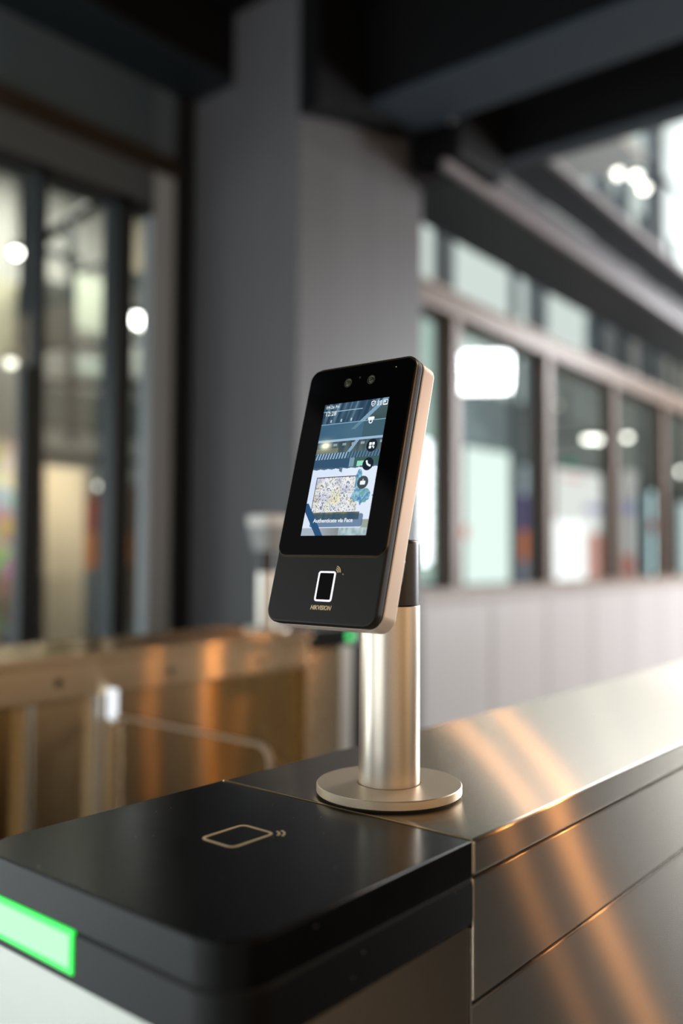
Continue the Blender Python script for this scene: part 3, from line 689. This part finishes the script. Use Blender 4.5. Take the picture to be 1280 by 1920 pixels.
def domecam(bm):
    x, z = sp(.78, .165); y0, y1 = YS - .00002, YS + .00005
    prism(bm, rr(x - .0030, x + .0030, z + .0006, z + .0032, .0010, 4), y0, y1)
    ringp(bm, [(x + .0019 * math.cos(a * math.pi / 8), z - .0004 + .0019 * math.sin(a * math.pi / 8)) for a in range(16)], [(x + .0011 * math.cos(a * math.pi / 8), z - .0004 + .0011 * math.sin(a * math.pi / 8)) for a in range(16)], y0, y1)
flat('dome_camera_icon', domecam, M_ui)
# card reader field
bm = bmesh.new(); ringp(bm, rr(-.0064, .0098, .0170, .0394, .0020, 6), rr(-.0052, .0086, .0182, .0382, .0010, 6), -.0004, .0004); tp('card_symbol_light', bm, emat('card_light', (.93, .88, 1), 1.5), front, False)
bm = bmesh.new(); prism(bm, rr(-.0052, .0086, .0182, .0382, .0010, 6), -.0001, .0003); tp('card_field', bm, M_glassblk, front, False)
bm = bmesh.new()
for q in (.0019, .0032, .0045): arc(bm, .0090, .0386, q, q + .00055, 2, 80, -.0003, .0002, 8, 'y')
tp('wave_symbol', bm, M_print, front, False)
disc_b = bmesh.new(); disc(disc_b, .0165, .0375, .0004, -.0002, .0002, 12); tp('indicator_hole', disc_b, M_print, front, False)
text_mesh('brand_lettering', 'HIKVISION', .0046, M_print, front, (.0009, -.0001, .0108), shear=.25, align='CENTER', bold=.00006, xs=.88)

# ------------------------------------------------------------------ second turnstile pedestal
T0, TE, TY, TY1 = .0, 1.615, 1.428, 1.665
p2 = empty('turnstile_pedestal', (1.0, 1.55, 0)); tag(p2, 'blurred golden steel turnstile pedestal across the lane, carrying the glass wing', 'turnstile', 'turnstile pedestals')
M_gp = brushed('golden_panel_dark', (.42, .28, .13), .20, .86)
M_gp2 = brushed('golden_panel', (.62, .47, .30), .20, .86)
def p2p(name, bm, m, smooth=False, parent=None):
    for v in bm.verts: v.co -= p2.location
    return link(name, bm, m, parent or p2, smooth)
p2p('top_plate', bx(T0, TE, TY - .01, TY1, .985, 1.0, bev=.003), M_steel2, True)
p2p('upper_rail', bx(T0, TE, TY, TY1 - .004, .917, .984, bev=.004, seg=3), M_steel2, True)
for px in (110, 320, 488):
    q = on_y(px, {110: 1281, 320: 1258, 488: 1240}[px], TY); bm = bmesh.new()
    lathe(bm, [(0, .0015), (.007, .0015), (.008, 0)], 16, M=Matrix.Translation(q) @ Matrix.Rotation(math.radians(90), 4, 'X')); p2p('screw', bm, M_blacksat)
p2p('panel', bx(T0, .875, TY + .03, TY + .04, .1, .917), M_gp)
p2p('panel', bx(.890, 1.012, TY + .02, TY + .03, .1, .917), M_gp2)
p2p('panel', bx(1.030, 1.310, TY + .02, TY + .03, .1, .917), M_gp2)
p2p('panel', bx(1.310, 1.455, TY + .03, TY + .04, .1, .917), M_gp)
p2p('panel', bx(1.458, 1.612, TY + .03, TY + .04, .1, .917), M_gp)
for s0, s1 in ((.874, .891), (1.011, 1.020), (1.024, 1.032)): p2p('edge_strip', bx(s0, s1, TY + .005, TY + .03, .1, .917, bev=.002), M_steeledge)
p2p('core', bx(T0, 1.615, TY + .04, TY1 - .004, 0, .985), M_gap)
p2p('end_post', bx(1.617, 1.775, TY + .003, TY1 - .004, .05, .957, bev=.006, seg=3), M_steel2, True)
p2p('end_edge', bx(1.738, 1.782, TY + .0005, TY + .02, .05, .957, bev=.004), mat('lit_edge_white', (.95, .97, .95), .35, .1))  # near-white strip paints the light caught by the post's corner
p2p('end_dark_panel', bx(1.782, 1.82, TY + .0, TY1 - .01, .05, .957), M_blacksat)  # black satin strip closing the far end
bm = bmesh.new(); prism(bm, rr(1.617, 1.81, TY, TY1, .03, 8, rs=(0, .03, .03, 0)), .958, 1.0, 'z', bev=.002); l2 = p2p('lid', bm, M_black, True)
g = on_y(655, 1193, TY); bm = bmesh.new(); bmesh.ops.create_uvsphere(bm, u_segments=16, v_segments=8, radius=.0105)
for v in bm.verts: v.co += Vector((g.x, TY - .002, g.z))
p2p('status_light', bm, emat('green_led_small', (.12, 1, .28), 1.4), True)
# glass wing
WXp = 1.045
op = rr(1.003, 1.412, .30, .882, .03, 10, rs=(.03, 0, 0, .03))
bm = bmesh.new(); prism(bm, op, WXp - .005, WXp + .005, 'x', bev=.001); wing = p2p('glass_wing', bm, M_wing, True)
inner = rr(1.0065, 1.412, .3035, .8785, .0275, 10, rs=(.0275, 0, 0, .0275))
bm = bmesh.new()
n_ = len(op)
for sgn in (1,):
    o0 = [bm.verts.new((WXp - .0052, p[0], p[1])) for p in op]; o1 = [bm.verts.new((WXp + .0052, p[0], p[1])) for p in op]
    i0 = [bm.verts.new((WXp - .0052, p[0], p[1])) for p in inner]; i1 = [bm.verts.new((WXp + .0052, p[0], p[1])) for p in inner]
    for i in range(n_):
        j = (i + 1) % n_
        bm.faces.new((o0[i], o0[j], i0[j], i0[i])); bm.faces.new((o1[i], i1[i], i1[j], o1[j])); bm.faces.new((o0[i], o1[i], o1[j], o0[j])); bm.faces.new((i0[i], i0[j], i1[j], i1[i]))
p2p('glass_edge', bm, mat('polished_glass_edge', (.62, .52, .40), .3, .2), True, wing)
p2p('wing_clamp', bx(WXp - .010, WXp + .010, 1.400, 1.428, .30, .868, bev=.003), M_steel2, True)
p2p('wing_light', bx(WXp - .007, WXp + .007, 1.408, 1.4275, .872, .930, bev=.003), emat('wing_light', (.92, .96, 1), 1.15))  # glowing block paints the bright highlight on the glass clamp

# second access reader on the far pedestal
r2 = empty('access_reader', (1.572, 1.53, 1.0)); tag(r2, 'blurred pale access reader on a white post, standing on the far golden turnstile', 'access reader')
def lr(name, prof, m, n=32):
    bm = bmesh.new(); lathe(bm, prof, n); return link(name, bm, m, r2, True, 40)
M_pw = mat('pale_post', (.80, .76, .68), .35, .5)
lr('base_disc', [(0, 0), (.055, 0), (.055, .008), (0, .008)], M_pw)
lr('post', [(.024, .008), (.024, .140), (0, .140)], M_pw)
lr('post_head', [(.0235, .140), (.0235, .192), (0, .192)], M_capblk)
bm = bmesh.new()
bo = rr(-.022, .030, -.030, .030, .008, 4); to = rr(-.034, .040, -.038, .038, .010, 4)
v0 = [bm.verts.new((p[0], p[1], .192)) for p in bo]; v1 = [bm.verts.new((p[0], p[1], .252)) for p in to]
bm.faces.new(v0[::-1]); bm.faces.new(v1)
for i in range(len(v0)): j = (i + 1) % len(v0); bm.faces.new((v0[i], v0[j], v1[j], v1[i]))
link('reader_body', bm, mat('reader_grey', (.32, .33, .32), .4), r2, True)
bm = bmesh.new(); prism(bm, rr(-.036, .042, -.040, .040, .012, 5), .252, .278, 'z', bev=.004, seg=2); link('reader_cap', bm, mat('reader_cap_white', (.82, .80, .76), .45), r2, True)
